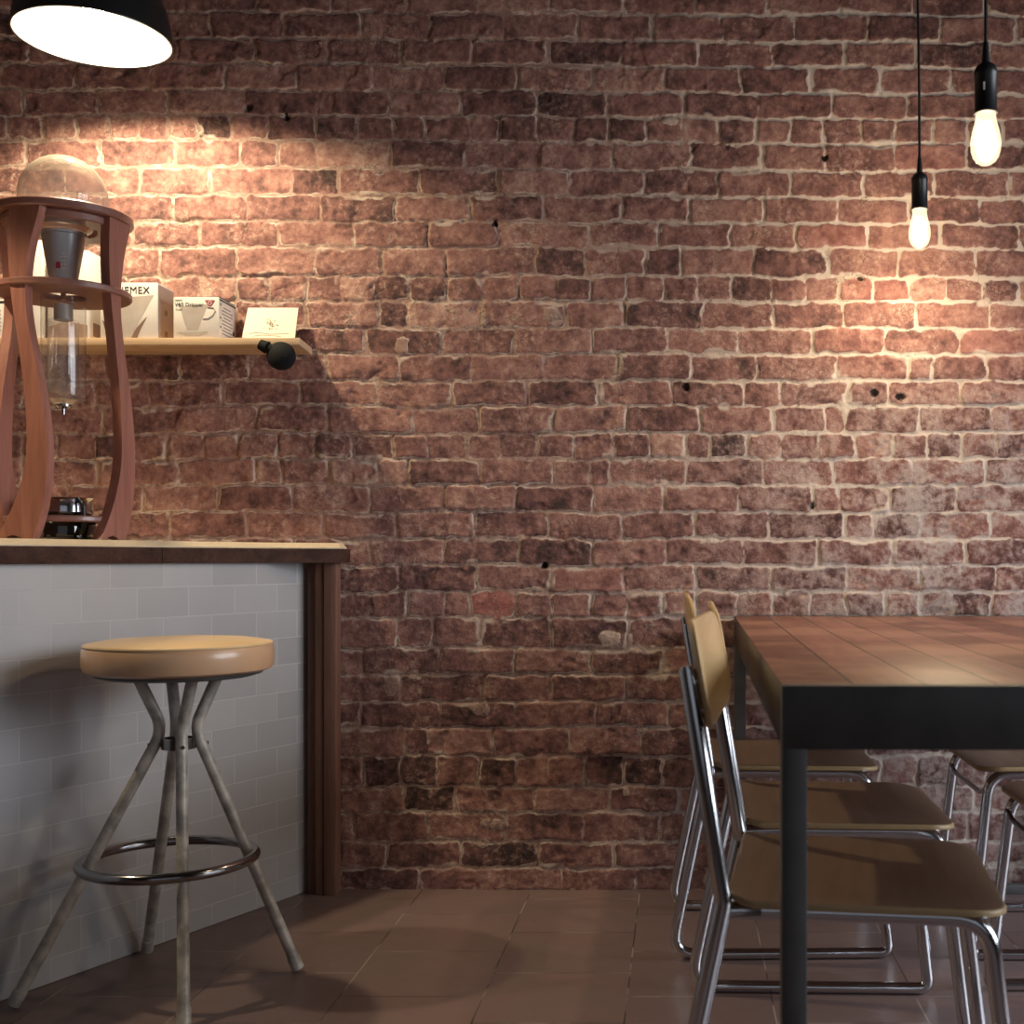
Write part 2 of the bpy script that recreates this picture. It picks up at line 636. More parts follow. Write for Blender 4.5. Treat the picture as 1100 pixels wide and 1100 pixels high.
def brick_material():
    m = bpy.data.materials.new('old_brick')
    nt, b = nodes_of(m)
    v = coords(nt)
    am = N(nt, 'ShaderNodeAttribute', attribute_name='brick_mask').outputs['Fac']
    at = N(nt, 'ShaderNodeAttribute', attribute_name='brick_tone').outputs['Fac']
    n1 = noise(nt, v, 22, 6, .62)
    n2 = noise(nt, v, 75, 5, .65)
    n3 = noise(nt, v, 5.5, 4, .6)
    n4 = noise(nt, v, 210, 4, .75)
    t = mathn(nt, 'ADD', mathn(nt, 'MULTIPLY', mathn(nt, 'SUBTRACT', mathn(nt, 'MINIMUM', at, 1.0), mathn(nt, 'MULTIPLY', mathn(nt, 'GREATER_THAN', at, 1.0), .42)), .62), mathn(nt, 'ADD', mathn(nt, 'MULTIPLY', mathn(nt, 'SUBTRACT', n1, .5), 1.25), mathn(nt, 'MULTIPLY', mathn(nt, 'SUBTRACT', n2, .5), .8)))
    t = mathn(nt, 'ADD', t, .17)
    cr = nt.nodes.new('ShaderNodeValToRGB')
    el = cr.color_ramp.elements
    el[0].position, el[0].color = .0, (.050, .030, .028, 1)
    el[1].position, el[1].color = 1.0, (.60, .39, .30, 1)
    for p, c in ((.22, (.140, .068, .061, 1)), (.45, (.262, .124, .106, 1)), (.68, (.39, .205, .166, 1))):
        e = el.new(p)
        e.color = c
    nt.links.new(t, cr.inputs[0])
    bc = cr.outputs[0]
    # salmon bricks
    red = mathn(nt, 'MULTIPLY', mathn(nt, 'SUBTRACT', at, 1.9, True), 1.0, True)
    redc = mixc(nt, maprange(nt, n1, .3, .7), (.30, .095, .080), (.52, .21, .175))
    bc = mixc(nt, mathn(nt, 'MULTIPLY', red, .85), bc, redc)
    # dust and lime bloom on the faces
    bloom = mathn(nt, 'MULTIPLY', maprange(nt, n2, .5, .74), maprange(nt, n3, .40, .68))
    bc = mixc(nt, mathn(nt, 'MULTIPLY', bloom, .75), bc, (.52, .40, .33))
    grime = mathn(nt, 'MULTIPLY', maprange(nt, n1, .52, .34), maprange(nt, noise(nt, v, 9, 4), .45, .7))
    bc = mixc(nt, mathn(nt, 'MULTIPLY', grime, .55), bc, (.055, .036, .033))
    mort = mixc(nt, maprange(nt, n2, .32, .68), (.24, .145, .115), (.48, .34, .275))
    mort = mixc(nt, maprange(nt, noise(nt, v, 3.4, 3), .40, .62), mort, (.36, .22, .18))
    sx = nt.nodes.new('ShaderNodeSeparateXYZ')
    nt.links.new(v, sx.inputs[0])
    mort = mixc(nt, mathn(nt, 'MULTIPLY', maprange(nt, sx.outputs[0], -.5, .5), .7), mort, (.74, .65, .56))
    k = maprange(nt, mathn(nt, 'ADD', am, mathn(nt, 'MULTIPLY', mathn(nt, 'SUBTRACT', n2, .5), .5)), .25, .8)
    col = mixc(nt, k, mort, bc)
    # thin pale crust of old pointing along the brick edges
    edge = mathn(nt, 'MULTIPLY', mathn(nt, 'MULTIPLY', am, mathn(nt, 'SUBTRACT', 1.0, am)), 4.0)
    edge = mathn(nt, 'MULTIPLY', maprange(nt, edge, .35, .95), maprange(nt, noise(nt, v, 16, 4), .44, .60))
    col = mixc(nt, mathn(nt, 'MULTIPLY', edge, .75), col, (.62, .50, .42))
    ck = noise(nt, v, 13, 5, .6)
    crack = maprange(nt, mathn(nt, 'ABSOLUTE', mathn(nt, 'SUBTRACT', ck, .5)), .014, .002)
    crack = mathn(nt, 'MULTIPLY', crack, maprange(nt, n3, .46, .60))
    col = mixc(nt, mathn(nt, 'MULTIPLY', crack, .6), col, (.06, .038, .033))
    # whitish lime bloom on the stretch of wall behind the table
    wx = maprange(nt, sx.outputs[0], -.15, .75)
    wz = mathn(nt, 'MULTIPLY', maprange(nt, sx.outputs[2], 1.5, 1.05), maprange(nt, sx.outputs[2], .1, .5, .6, 1.0))
    lime = mathn(nt, 'MULTIPLY', mathn(nt, 'MULTIPLY', wx, wz), maprange(nt, mathn(nt, 'ADD', mathn(nt, 'MULTIPLY', n1, .4), mathn(nt, 'ADD', mathn(nt, 'MULTIPLY', n3, .25), mathn(nt, 'MULTIPLY', n2, .35))), .42, .58))
    col = mixc(nt, mathn(nt, 'MULTIPLY', lime, .72), col, (.47, .42, .395))
    pits = maprange(nt, n4, .62, .72)
    col = mixc(nt, mathn(nt, 'MULTIPLY', pits, .55), col, (.06, .04, .036))
    nt.links.new(col, b.inputs['Base Color'])
    b.inputs['Roughness'].default_value = .85
    b.inputs['Specular IOR Level'].default_value = .25
    hh = mathn(nt, 'ADD', mathn(nt, 'MULTIPLY', n2, .7), mathn(nt, 'MULTIPLY', n4, .3))
    bump(nt, b, hh, .85, .0045)
    return m


wall = brick_wall()
wall.data.materials.append(brick_material())


# ------------------------------------------------------------------ floor, ceiling, other walls
def floor_material():
    m = bpy.data.materials.new('floor_tiles')
    nt, b = nodes_of(m)
    tc = nt.nodes.new('ShaderNodeTexCoord')
    sp = nt.nodes.new('ShaderNodeSeparateXYZ')
    nt.links.new(tc.outputs['Object'], sp.inputs[0])
    cb = nt.nodes.new('ShaderNodeCombineXYZ')
    nt.links.new(mathn(nt, 'ADD', sp.outputs[1], -.206 + .281 * 20), cb.inputs[0])
    nt.links.new(mathn(nt, 'ADD', sp.outputs[0], .398 + .292 * 20), cb.inputs[1])
    br = nt.nodes.new('ShaderNodeTexBrick')
    br.offset = .5
    br.offset_frequency = 2
    for k, v in (('Scale', 1.0), ('Mortar Size', .0016), ('Mortar Smooth', .15), ('Bias', 0.0), ('Brick Width', .281), ('Row Height', .292),
                 ('Color1', (0, 0, 0, 1)), ('Color2', (1, 1, 1, 1)), ('Mortar', (.5, .5, .5, 1))):
        br.inputs[k].default_value = v
    nt.links.new(cb.outputs[0], br.inputs['Vector'])
    v = coords(nt)
    n1 = noise(nt, v, 5, 6, .6)
    n2 = noise(nt, v, 38, 5, .6)
    c = mixc(nt, br.outputs['Color'], (.168, .108, .100), (.205, .134, .124))
    c = mixc(nt, mathn(nt, 'MULTIPLY', maprange(nt, n1, .35, .7), .5), c, (.150, .112, .102))
    c = mixc(nt, mathn(nt, 'MULTIPLY', maprange(nt, n2, .62, .78), .35), c, (.088, .07, .066))
    c = mixc(nt, br.outputs['Fac'], c, mixc(nt, maprange(nt, n1, .46, .58), (.05, .04, .038), (.36, .28, .25)))
    nt.links.new(c, b.inputs['Base Color'])
    nt.links.new(maprange(nt, n1, .3, .7, .30, .46), b.inputs['Roughness'])
    h = mathn(nt, 'SUBTRACT', mathn(nt, 'MULTIPLY', n2, .12), br.outputs['Fac'])
    bump(nt, b, h, .5, .0012)
    return m


struct(MB().box((.35, .5, -.05), (6.3, 6.2, .1)).build('floor', floor_material()))
plaster_dark = plain('dark_ceiling_paint', (.055, .045, .042), .9, var=.2, scale=4)
plaster = plain('painted_plaster', (.16, .14, .13), .9, var=.12, scale=5)
struct(MB().box((.35, .5, 3.1), (6.3, 6.2, .1)).build('ceiling', plaster_dark))
struct(MB().box((-2.75, .45, 1.525), (.1, 6.1, 3.05)).build('wall_left', plaster))
wr = MB()
wr.box((3.2, .45, .2), (.1, 6.1, .4)).box((3.2, .45, 2.75), (.1, 6.1, .6)).box((3.2, -1.05, 1.425), (.1, 3.1, 2.05)).box((3.2, 3.1, 1.425), (.1, .8, 2.05))
struct(wr.build('wall_right', plaster))
struct(MB().box((2.55, 3.32, 1.525), (1.4, .1, 3.05)).build('wall_back_return', plaster))
wf = MB()
wf.box((.35, -2.55, .2), (6.2, .1, .4)).box((.35, -2.55, 2.8), (6.2, .1, .5)).box((-2.0, -2.55, 1.5), (1.5, .1, 2.2)).box((2.85, -2.55, 1.5), (1.0, .1, 2.2))
struct(wf.build('wall_front', plaster))
dark_frame = plain('dark_window_frame', (.03, .03, .032), .5)
for i, (c, sx, sy) in enumerate((((3.2, 1.6, 1.425), 0, 2.2), ((.55, -2.55, 1.5), 3.6, 0))):
    w = MB()
    hh = 1.025 if i == 0 else 1.075
    if i == 0:
        for yy in (.53, 1.6, 2.67):
            w.box((3.2, yy, 1.425), (.06, .05, 2.05))
        for zz in (.43, 2.42):
            w.box((3.2, 1.6, zz), (.06, 2.2, .05))
    else:
        for xx in (-1.22, -.05, 1.15, 2.32):
            w.box((xx, -2.55, 1.475), (.05, .06, 2.15))
        for zz in (.43, 2.52):
            w.box((.55, -2.55, zz), (3.6, .06, .05))
    struct(w.build('window_%d' % (i + 1), dark_frame))

# ------------------------------------------------------------------ shared materials
chrome = plain('chrome', (.62, .63, .66), .14, 1.0)
dark_chrome = plain('worn_chrome', (.30, .29, .30), .16, 1.0)
black_metal = plain('black_metal', (.075, .073, .073), .55, 0.0, var=.2, scale=12)
black_plastic = plain('black_plastic', (.012, .012, .013), .4)
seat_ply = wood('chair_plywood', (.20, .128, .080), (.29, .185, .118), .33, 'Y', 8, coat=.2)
edge_ply = wood('plywood_edge', (.40, .28, .14), (.52, .37, .19), .4, 'X', 12)
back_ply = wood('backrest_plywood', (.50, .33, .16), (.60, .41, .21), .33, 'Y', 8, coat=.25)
walnut = wood('tower_cherry_wood', (.25, .095, .070), (.41, .175, .130), .38, 'Z', 9, coat=.15)
ring_wood = wood('tower_ring_wood', (.19, .080, .060), (.30, .135, .105), .36, 'X', 9, coat=.15)
dark_wood = wood('dark_trim_wood', (.030, .013, .009), (.085, .038, .026), .7, 'X', 7)
dark_wood.node_tree.nodes['Principled BSDF'].inputs['Specular IOR Level'].default_value = .15
post_wood = wood('post_wood', (.12, .055, .037), (.24, .115, .078), .65, 'Z', 7)
maple = wood('pale_maple', (.62, .47, .30), (.76, .60, .40), .4, 'Y', 6)
pine = wood('shelf_pine', (.50, .33, .20), (.68, .48, .30), .5, 'X', 8)
ink = plain('black_ink', (.025, .023, .022), .6)
grey_ink = plain('grey_ink', (.16, .145, .14), .7)

# ------------------------------------------------------------------ bar counter
U = Vector((-.417, -.909, 0))                     # along the counter's face, from the wall towards the room
NRM = Vector((.909, -.417, 0))                    # out of the face
ctr = thing('bar_counter', 'white tiled bar counter with dark wooden edge and pale top, under the wooden tower', 'counter', (-.99, 3.235, 0))
CA = math.atan2(U.y, U.x)
# local frame: x along the face towards the room, +y out of the face, z up


def tile_material():
    m = bpy.data.materials.new('glazed_wall_tile')
    nt, b = nodes_of(m)
    tc = nt.nodes.new('ShaderNodeTexCoord')
    sp = nt.nodes.new('ShaderNodeSeparateXYZ')
    nt.links.new(tc.outputs['Object'], sp.inputs[0])
    cb = nt.nodes.new('ShaderNodeCombineXYZ')
    nt.links.new(mathn(nt, 'ADD', sp.outputs[0], .10 + 1.46), cb.inputs[0])
    nt.links.new(mathn(nt, 'ADD', sp.outputs[2], -.052 + .7), cb.inputs[1])
    br = nt.nodes.new('ShaderNodeTexBrick')
    br.offset = .5
    for k, v in (('Scale', 1.0), ('Mortar Size', .0016), ('Mortar Smooth', .3), ('Bias', 0.0), ('Brick Width', .146), ('Row Height', .070),
                 ('Color1', (0, 0, 0, 1)), ('Color2', (1, 1, 1, 1)), ('Mortar', (.5, .5, .5, 1))):
        br.inputs[k].default_value = v
    nt.links.new(cb.outputs[0], br.inputs['Vector'])
    v = coords(nt)
    n1 = noise(nt, v, 4, 4)
    c = mixc(nt, br.outputs['Color'], (.40, .385, .385), (.47, .455, .455))
    c = mixc(nt, mathn(nt, 'MULTIPLY', maprange(nt, n1, .3, .7), .35), c, (.36, .34, .335))
    c = mixc(nt, br.outputs['Fac'], c, (.53, .51, .50))
    nt.links.new(c, b.inputs['Base Color'])
    nt.links.new(mathn(nt, 'ADD', mathn(nt, 'MULTIPLY', br.outputs['Fac'], .4), .34), b.inputs['Roughness'])
    h = mathn(nt, 'SUBTRACT', mathn(nt, 'MULTIPLY', n1, .6), br.outputs['Fac'])
    bump(nt, b, h, .5, .0015)
    return m


CL = 2.1
MB().prism([(.0, 0), (CL, 0), (CL, -.06), (.03, -.06)], .8765, T(0, 0, .001), .001).build('tile_panel', tile_material(), ctr).rotation_euler = (0, 0, CA)
MB().prism([(.04, -.055), (CL, -.055), (CL, -.62), (.31, -.62)], .86, T(0, 0, .008, rz=CA)).build('carcass', dark_wood, ctr)
ctr_inv = T(-.99, 3.235, 0, rz=CA).inverted()
wall_inv = T(-.99, 3.235, 0).inverted()


def wl(X, Y):
    p = ctr_inv @ Vector((X, Y, 0))
    return (p.x, p.y)


MB().prism([wl(-.880, 3.234), wl(-.880, 3.172), (.16, .022), (.507, .022), (.507, -.05), (.04, -.05)], .0365, T(0, 0, .877, rz=CA), .0015).build('edge_band', dark_wood, ctr)
MB().prism([(.509, .022), (CL, .022), (CL, -.05), (.509, -.05)], .0365, T(0, 0, .877, rz=CA), .0015).build('edge_band', dark_wood, ctr)
# pale top with its front edge rounded over
top_in = [wl(-.900, 3.234), wl(-.900, 3.190), (.16, .001), (CL, -.004), (CL, -.62), (.315, -.62)]
top_out = [wl(-.889, 3.234), wl(-.889, 3.176), (.16, .015), (CL, .008), (CL, -.62), (.315, -.62)]
mbt = MB()
n6 = len(top_in)
vs = [(x, y, .9137) for x, y in top_out] + [(x, y, .9165) for x, y in top_out] + [(x, y, .9290) for x, y in top_in]
fs = [tuple(reversed(range(n6))), tuple(range(2 * n6, 3 * n6))]
for lv in (0, n6):
    for i in range(n6):
        j = (i + 1) % n6
        fs.append((lv + i, lv + j, lv + n6 + j, lv + n6 + i))
mbt._add(vs, fs, T(rz=CA))
mbt.build('countertop', maple, ctr, 15)
# end post: moulded trim at the wall, facing the room
pm = MB()
for (xa, xb, ya) in ((-.985, -.962, 3.205), (-.962, -.939, 3.192), (-.937, -.905, 3.186)):
    pm.box(((xa + xb) / 2, (ya + 3.234) / 2, .4385), (xb - xa, 3.234 - ya, .877), .002, wall_inv)
pm.build('end_post', post_wood, ctr)

# ------------------------------------------------------------------ shelf and what stands on it
SH_Z = 1.4535
sh = thing('wooden_shelf', 'pale wooden wall shelf carrying the white coffee boxes and the card', 'shelf', (-1.55, 3.17, SH_Z))
MB().prism([(-.62, -.07), (.577, -.07), (.563, .082), (-.62, .082)], .0185, T(0, 0, -.0185), .001).build('board', pine, sh)
box_white = plain('white_carton', (.68, .62, .57), .55, var=.04, scale=20)
box_grey = plain('kraft_grey_carton', (.40, .30, .25), .6, var=.06, scale=20)
box_dark = plain('dark_carton', (.06, .05, .045), .55)
print_grey = plain('printed_cup_grey', (.42, .36, .325), .55, var=.18, scale=10)
print_tan = plain('printed_coffee_tan', (.36, .24, .18), .55, var=.25, scale=14)
print_brown = plain('printed_brown', (.20, .115, .085), .55)
emblem_red = plain('emblem_red', (.34, .045, .075), .5)
BOX_Y = 3.112


def carton(name, label, x0, x1, h, depth=.11, side=None, y=BOX_Y, rz=0.0):
    t = thing(name, label, 'box', ((x0 + x1) / 2, y, SH_Z), rz, 'coffee boxes on the shelf')
    w = x1 - x0
    MB().box((0, depth / 2, h / 2), (w, depth, h), .0012).build('carton', box_white, t)
    if side:
        MB().box((w / 2 + .0002, depth / 2, h / 2), (.0008, depth - .006, h - .006)).build('side_panel', side, t)
    fl = MB()
    fl.box((0, depth / 2, h + .0008), (w - .004, depth - .004, .0016), .0006)
    fl.build('lid_flap', box_white, t)
    return t, w


def face_poly(pts, parent, name, mat, y=-.0006, th=.0006):
    """flat print on the front of a carton; pts are (x, z)"""
    return MB().prism(pts, th, Matrix(((1, 0, 0, 0), (0, 0, 1, y), (0, 1, 0, 0), (0, 0, 0, 1)))).build(name, mat, parent)


FRONT = Matrix(((1, 0, 0, 0), (0, 0, -1, 0), (0, 1, 0, 0), (0, 0, 0, 1)))


def front_text(parent, body, x, z, size, mat=ink, spacing=1.0, align='LEFT'):
    return text_mesh('lettering', body, size, mat, parent, Matrix.Translation((x, -.0008, z)) @ FRONT, .0002, align, spacing)


SIDE = Matrix(((0, 0, 1, 0), (1, 0, 0, 0), (0, 1, 0, 0), (0, 0, 0, 1)))

# carafe box
cb_, w = carton('coffee_maker_box', 'white carton with a glass carafe picture and dark capital lettering, beside the tower leg', -1.490, -1.342, .143, .10, box_grey)
face_poly([(-.066, .1), (-.03, .105), (.064, .112), (.018, .03), (.008, .002), (-.052, .002)], cb_, 'printed_picture', print_grey, -.0004, .0004)
face_poly([(-.068, .048), (-.05, .03), (-.04, .002), (-.055, .002)], cb_, 'printed_picture', print_brown, -.0008, .0005)
face_poly([(.046, .056), (.028, .02), (.022, .002), (.006, .002), (.02, .028)], cb_, 'printed_picture', print_brown, -.0008, .0005)
front_text(cb_, 'CHEMEX', .054, .116, .0255, ink, 1.06, 'RIGHT')
for zz in (.02, .075):
    MB().box((w / 2 + .0008, .05, zz), (.0006, .014, .014)).build('printed_mark', print_brown, cb_)
# dripper box
db, w = carton('coffee_dripper_box', 'small white carton with a white cup dripper picture and red triangle, nearest the card', -1.3015, -1.184, .106, .118)
face_poly([(-.042, .083), (.030, .088), (.012, .045), (.005, .022), (-.024, .022), (-.032, .046)], db, 'printed_picture', print_grey, -.0004, .0004)
face_poly([(-.050, .016), (.030, .019), (.028, .013), (.012, .008), (-.03, .008)], db, 'printed_picture', print_grey, -.0006, .0005)
hd = MB()
hd.tube([(.016, -.0005, .052), (.030, -.0005, .052), (.042, -.0005, .060), (.049, -.0005, .072), (.044, -.0005, .080), (.028, -.0005, .082)], .0013, 6)
hd.build('printed_handle', print_grey, db)
em = MB()
em.prism([(.022, .099), (.048, .099), (.035, .077)], .0006, Matrix(((1, 0, 0, 0), (0, 0, 1, -.0008), (0, 1, 0, 0), (0, 0, 0, 1))))
emb = em.build('red_emblem', emblem_red, db)
em = MB()
for k in range(8):
    a = 2 * PI * k / 8
    em.box((.035 + .0045 * math.cos(a), -.0011, .0915 + .0045 * math.sin(a)), (.0022, .0005, .0022))
em.build('emblem_flower', box_white, db)
front_text(db, 'V60 Dripper', -.0555, .083, .0145)
front_text(db, 'HARIO', -.0555, .097, .0065)
front_text(db, '02 clear', -.053, .074, .0055, grey_ink)
sd = MB()
for k in range(9):
    sd.box((w / 2 + .0003, .055, .085 - k * .0085), (.0005, .072 if k % 3 else .05, .0026))
sd.build('printed_text_lines', grey_ink, db)
for yy, zz, s_ in ((.010, .09, .006), (.010, .056, .006), (.010, .032, .006), (.10, .03, .010), (.10, .008, .006)):
    MB().box((w / 2 + .0004, yy, zz), (.0006, s_, s_)).build('printed_icon', ink, db)
MB().box((w / 2 + .0004, .059, .1015), (.0006, .114, .004)).build('edge_stripe', ink, db)
MB().box((0 + .02, .059, .1085), (.077, .112, .0006)).build('lid_stripe', ink, db)
# tall box behind the tower
tb, w = carton('filter_box', 'tall white carton with printed side, standing behind the wooden tower', -1.625, -1.520, .226, .095)
MB().box((w / 2 + .0003, .05, .028), (.0006, .05, .035)).build('printed_picture', print_brown, tb)
sd = MB()
for k in range(5):
    sd.box((w / 2 + .0003, .05, .09 + k * .012), (.0005, .06, .003))
sd.build('printed_text_lines', print_tan, tb)
MB().box((.012, -.0003, .165), (.012, .0006, .010)).build('red_mark', emblem_red, tb)
face_poly([(-.05, .0), (.05, .0), (.05, .035), (-.01, .045), (-.05, .03)], tb, 'printed_picture', print_tan, -.0004, .0004)
# left tall box
lb, w = carton('kettle_box', 'tall white carton left of the tower leg, with a black square on it', -1.722, -1.640, .252, .09)
MB().box((-.006, -.0003, .050), (.022, .0006, .028)).build('printed_square', ink, lb)
face_poly([(-.020, .12), (-.008, .125), (-.004, .112), (-.012, .105)], lb, 'printed_mark', ink)
MB().box((-.030, -.0003, .026), (.016, .0006, .003)).build('printed_mark', ink, lb)
front_text(lb, 'coffee', -.038, .008, .013, grey_ink)
fb, w = carton('grinder_box', 'white carton with a black top edge at the far left end of shelf', -1.84, -1.730, .100, .10)
MB().box((0, -.0003, .094), (.11, .0006, .006)).build('edge_stripe', ink, fb)
sd = MB()
for k in range(6):
    sd.box((.0, -.0003, .072 - k * .010), (.08, .0006, .002))
sd.build('printed_text_lines', grey_ink, fb)

# postcard leaning on the wall
card_paper = plain('card_paper', (.80, .72, .58), .6)
pc = thing('picture_card', 'small cream card with a faint sketch, leaning at the right end of shelf', 'card', (-1.083, 3.192, SH_Z))
CM = T(0, 0, 0, rx=-.22)
MB().prism([(-.075, -.001), (.066, -.001), (.070, .103), (-.063, .103)], .002, CM @ Matrix(((1, 0, 0, 0), (0, 0, 1, 0), (0, 1, 0, 0), (0, 0, 0, 1)))).build('paper', card_paper, pc)
sketch = plain('sketch_ink', (.38, .33, .25), .7, var=.3, scale=80)
sk = MB()
random.seed(4)
for k in range(26):
    a, r = random.uniform(0, 2 * PI), random.uniform(.001, .016)
    cx, cz = .002 + r * math.cos(a) + (random.random() - .5) * .01, .062 + .9 * r * math.sin(a) - (.012 if k % 3 == 0 else 0)
    sk.tube([(cx, -.0004, cz), (cx + .004 * math.cos(a * 3), -.0004, cz + .004 * math.sin(a * 2)), (cx + .006 * math.cos(a + 1), -.0004, cz + .005 * math.sin(a))], .0006, 5, M=CM)
sk.tube([(-.055, -.0004, .030), (-.03, -.0004, .033), (.0, -.0004, .028), (.05, -.0004, .030)], .0006, 5, M=CM)
sk.tube([(-.045, -.0004, .022), (-.02, -.0004, .026), (.03, -.0004, .022)], .0005, 5, M=CM)
sk.build('sketch', sketch, pc)

# black spotlight under the shelf
matt_black = plain('matt_black', (.010, .010, .011), .75, spec=.15)
sp_ = thing('clip_spotlight', 'round black spotlight clipped under the right end of wooden shelf', 'spotlight', (-1.012, 3.075, 1.4025))
MB().lathe([(0, -.030), (.012, -.0295), (.026, -.024), (.034, -.012), (.0365, .002), (.034, .012), (.024, .019), (0, .022)], 32, T(rx=PI / 2 - .15)).build('head', matt_black, sp_)
MB().tube(fillet([(-.018, -.004, .012), (-.035, -.004, .021), (-.053, -.004, .029)], .01), [.013] * 2 + [.0165] * 7 + [.016, .013], 14).build('clip_knob', matt_black, sp_)
MB().tube([(-.022, .005, .012), (-.012, .02, .031)], .006, 10).build('clip_arm', black_metal, sp_)
MB().lathe([(0, 0), (.0018, 0), (.0015, .0012), (0, .0016)], 10, T(.006, -.0225, -.002, rx=PI / 2)).build('glint_dot', chrome, sp_)  # tiny chrome disc standing in for the highlight on the head

# ------------------------------------------------------------------ cold brew tower
TZ = .9291
tw = thing('cold_brew_tower', 'reddish wooden cold drip coffee tower with clear globe, standing on the counter', 'coffee maker', (-1.40, 2.75, TZ))
E1 = Vector((.891, .454, 0))
E2 = Vector((-.454, .891, 0))
LZ = [0, .023, .063, .116, .169, .222, .289, .356, .422, .462, .520, .583, .638, .690, .713, .735]
LL = [-.062, -.047, -.022, .000, .014, .016, .0125, .005, -.005, -.012, -.022, -.029, -.032, -.031, -.029, -.027]
LR = [.030, .040, .0525, .0625, .066, .065, .056, .0435, .0275, .0185, .0105, .0125, .0215, .038, .048, .050]
NZ = 44
outline_r, outline_l = [], []
for k in range(NZ + 1):
    z = .735 * k / NZ
    outline_r.append((interp(z, LZ, LR), z))
    outline_l.append((interp(z, LZ, LL), z))
# smooth both edges
for arr in (outline_r, outline_l):
    for _ in range(3):
        s = [p[0] for p in arr]
        for k in range(1, NZ):
            arr[k] = ((s[k - 1] + 2 * s[k] + s[k + 1]) / 4, arr[k][1])
arch = [(.030 - .0 * 0, 0)]
foot = [(.010, 0), (-.002, .004), (-.010, .010), (-.019, .0125), (-.028, .010), (-.036, .004), (-.046, 0)]
leg_poly = outline_r + list(reversed(outline_l)) + list(reversed(foot))
az0 = math.radians(-125)


def leg_matrix(az):
    rad = E1 * math.cos(az) + E2 * math.sin(az)
    tan = -E1 * math.sin(az) + E2 * math.cos(az)
    base = rad * .113
    M = Matrix.Identity(4)
    for i in range(3):
        M[i][0] = tan[i]
        M[i][1] = (0, 0, 1)[i]
        M[i][2] = rad[i]
        M[i][3] = base[i]
    return M


for az in (math.radians(-128), math.radians(-36), math.radians(148)):
    MB().prism(leg_poly, .022, leg_matrix(az), .002).build('leg', walnut, tw, 30)


def annulus(r0, r1, z0, z1, b=.003):
    return [(r0, z0 + b), (r0 + b, z0), (r1 - b, z0), (r1, z0 + b), (r1, z1 - b), (r1 - b, z1), (r0 + b, z1), (r0, z1 - b), (r0, z0 + b)]


MB().lathe(annulus(.068, .146, .722, .741), 56, cap=False).build('top_ring', ring_wood, tw)
MB().lathe(annulus(.070, .124, .704, .722), 56, cap=False).build('ring_lip', ring_wood, tw)
MB().lathe(annulus(.045, .143, .552, .568), 56, cap=False).build('middle_ring', ring_wood, tw)
MB().lathe(annulus(.086, .122, .040, .054), 56, cap=False).build('base_ring', ring_wood, tw)
pg = plain('peg_red_wood', (.42, .16, .11), .35)
for k in range(3):
    a = az0 + k * 2 * PI / 3 + .35
    d = E1 * math.cos(a) + E2 * math.sin(a)
    MB().lathe([(.0, .741), (.012, .741), (.012, .746), (.009, .750), (.0, .751)], 16, T(d.x * .106, d.y * .106, 0)).build('globe_stop', pg, tw)
glass_globe = thin_glass('dusty_globe_glass', (.97, .95, .93),   .36, (.62, .56, .46), .06)
glass_clear = thin_glass('clear_glass', (.97, .96, .95), .05, (.7, .65, .6), .03)
R = .0935
gz = .779
prof = [(0, -.0)]
gp = []
for k in range(0, 29):
    a = -PI / 2 + PI * k / 28
    gp.append((R * math.cos(a) if 0 < k < 28 else 0.0, gz + R * math.sin(a)))
gp = [p for p in gp if p[1] > gz - R * .80]
gp.insert(0, (.048, gz - R * .86))
MB().lathe(gp, 48, cap=False).build('glass_globe', glass_globe, tw)
# grey measuring cup below the globe
cup_mat = plain('grey_cup', (.34, .345, .36), .30, var=.08, scale=9)
cup = MB().lathe([(0, .588), (.026, .588), (.030, .592), (.046, .690), (.050, .692), (.050, .697), (0, .697)], 36).build('drip_cup', cup_mat, tw)
mk = MB()
ca = math.radians(-92)
d = E1 * math.cos(ca) + E2 * math.sin(ca)
for k in range(5):
    rr = .0335 + k * .0014
    mk.box((d.x * rr, d.y * rr, .612 + k * .008), (.012 if k % 2 else .007, .003, .0022), 0)
mk.build('scale_marks', box_white, cup)
mk = MB()
d2 = E1 * math.cos(math.radians(-108)) + E2 * math.sin(math.radians(-108))
mk.box((d2.x * .0335, d2.y * .0335, .618), (.010, .004, .014))
mk.build('red_mark', emblem_red, cup)
brass = plain('brass', (.52, .34, .20), .3, 1.0)
vb = MB()
vb.lathe([(.0, .546), (.006, .546), (.006, .562), (.013, .566), (.013, .575), (.022, .580), (.022, .588), (0, .588)], 20)
valve = vb.build('drip_valve', brass, tw)
MB().tube([(.0, 0, .572), (.012, .004, .573), (.040, .016, .576)], [.004, .0045, .003], 10).build('valve_lever', dark_chrome, valve)
# glass chamber hanging from the middle ring
MB().lathe([(.0465, .556), (.0465, .42), (.0465, .335), (.043, .318), (.024, .310), (.020, .302)], 40, cap=False).build('glass_chamber', glass_clear, tw)
MB().lathe([(.032, .500), (.032, .345), (.028, .335), (.010, .330), (.007, .318)], 32, cap=False).build('inner_tube', glass_clear, tw)
MB().lathe([(.0, .286), (.004, .286), (.004, .300), (.014, .300), (.018, .304), (.018, .309), (.0, .309)], 20).build('drip_nozzle', dark_chrome, tw)
filt = plain('filter_mesh', (.45, .42, .40), .5, .3)
MB().lathe([(.0, .500), (.020, .500), (.020, .535), (.0, .535)], 24).build('strainer', filt, tw)

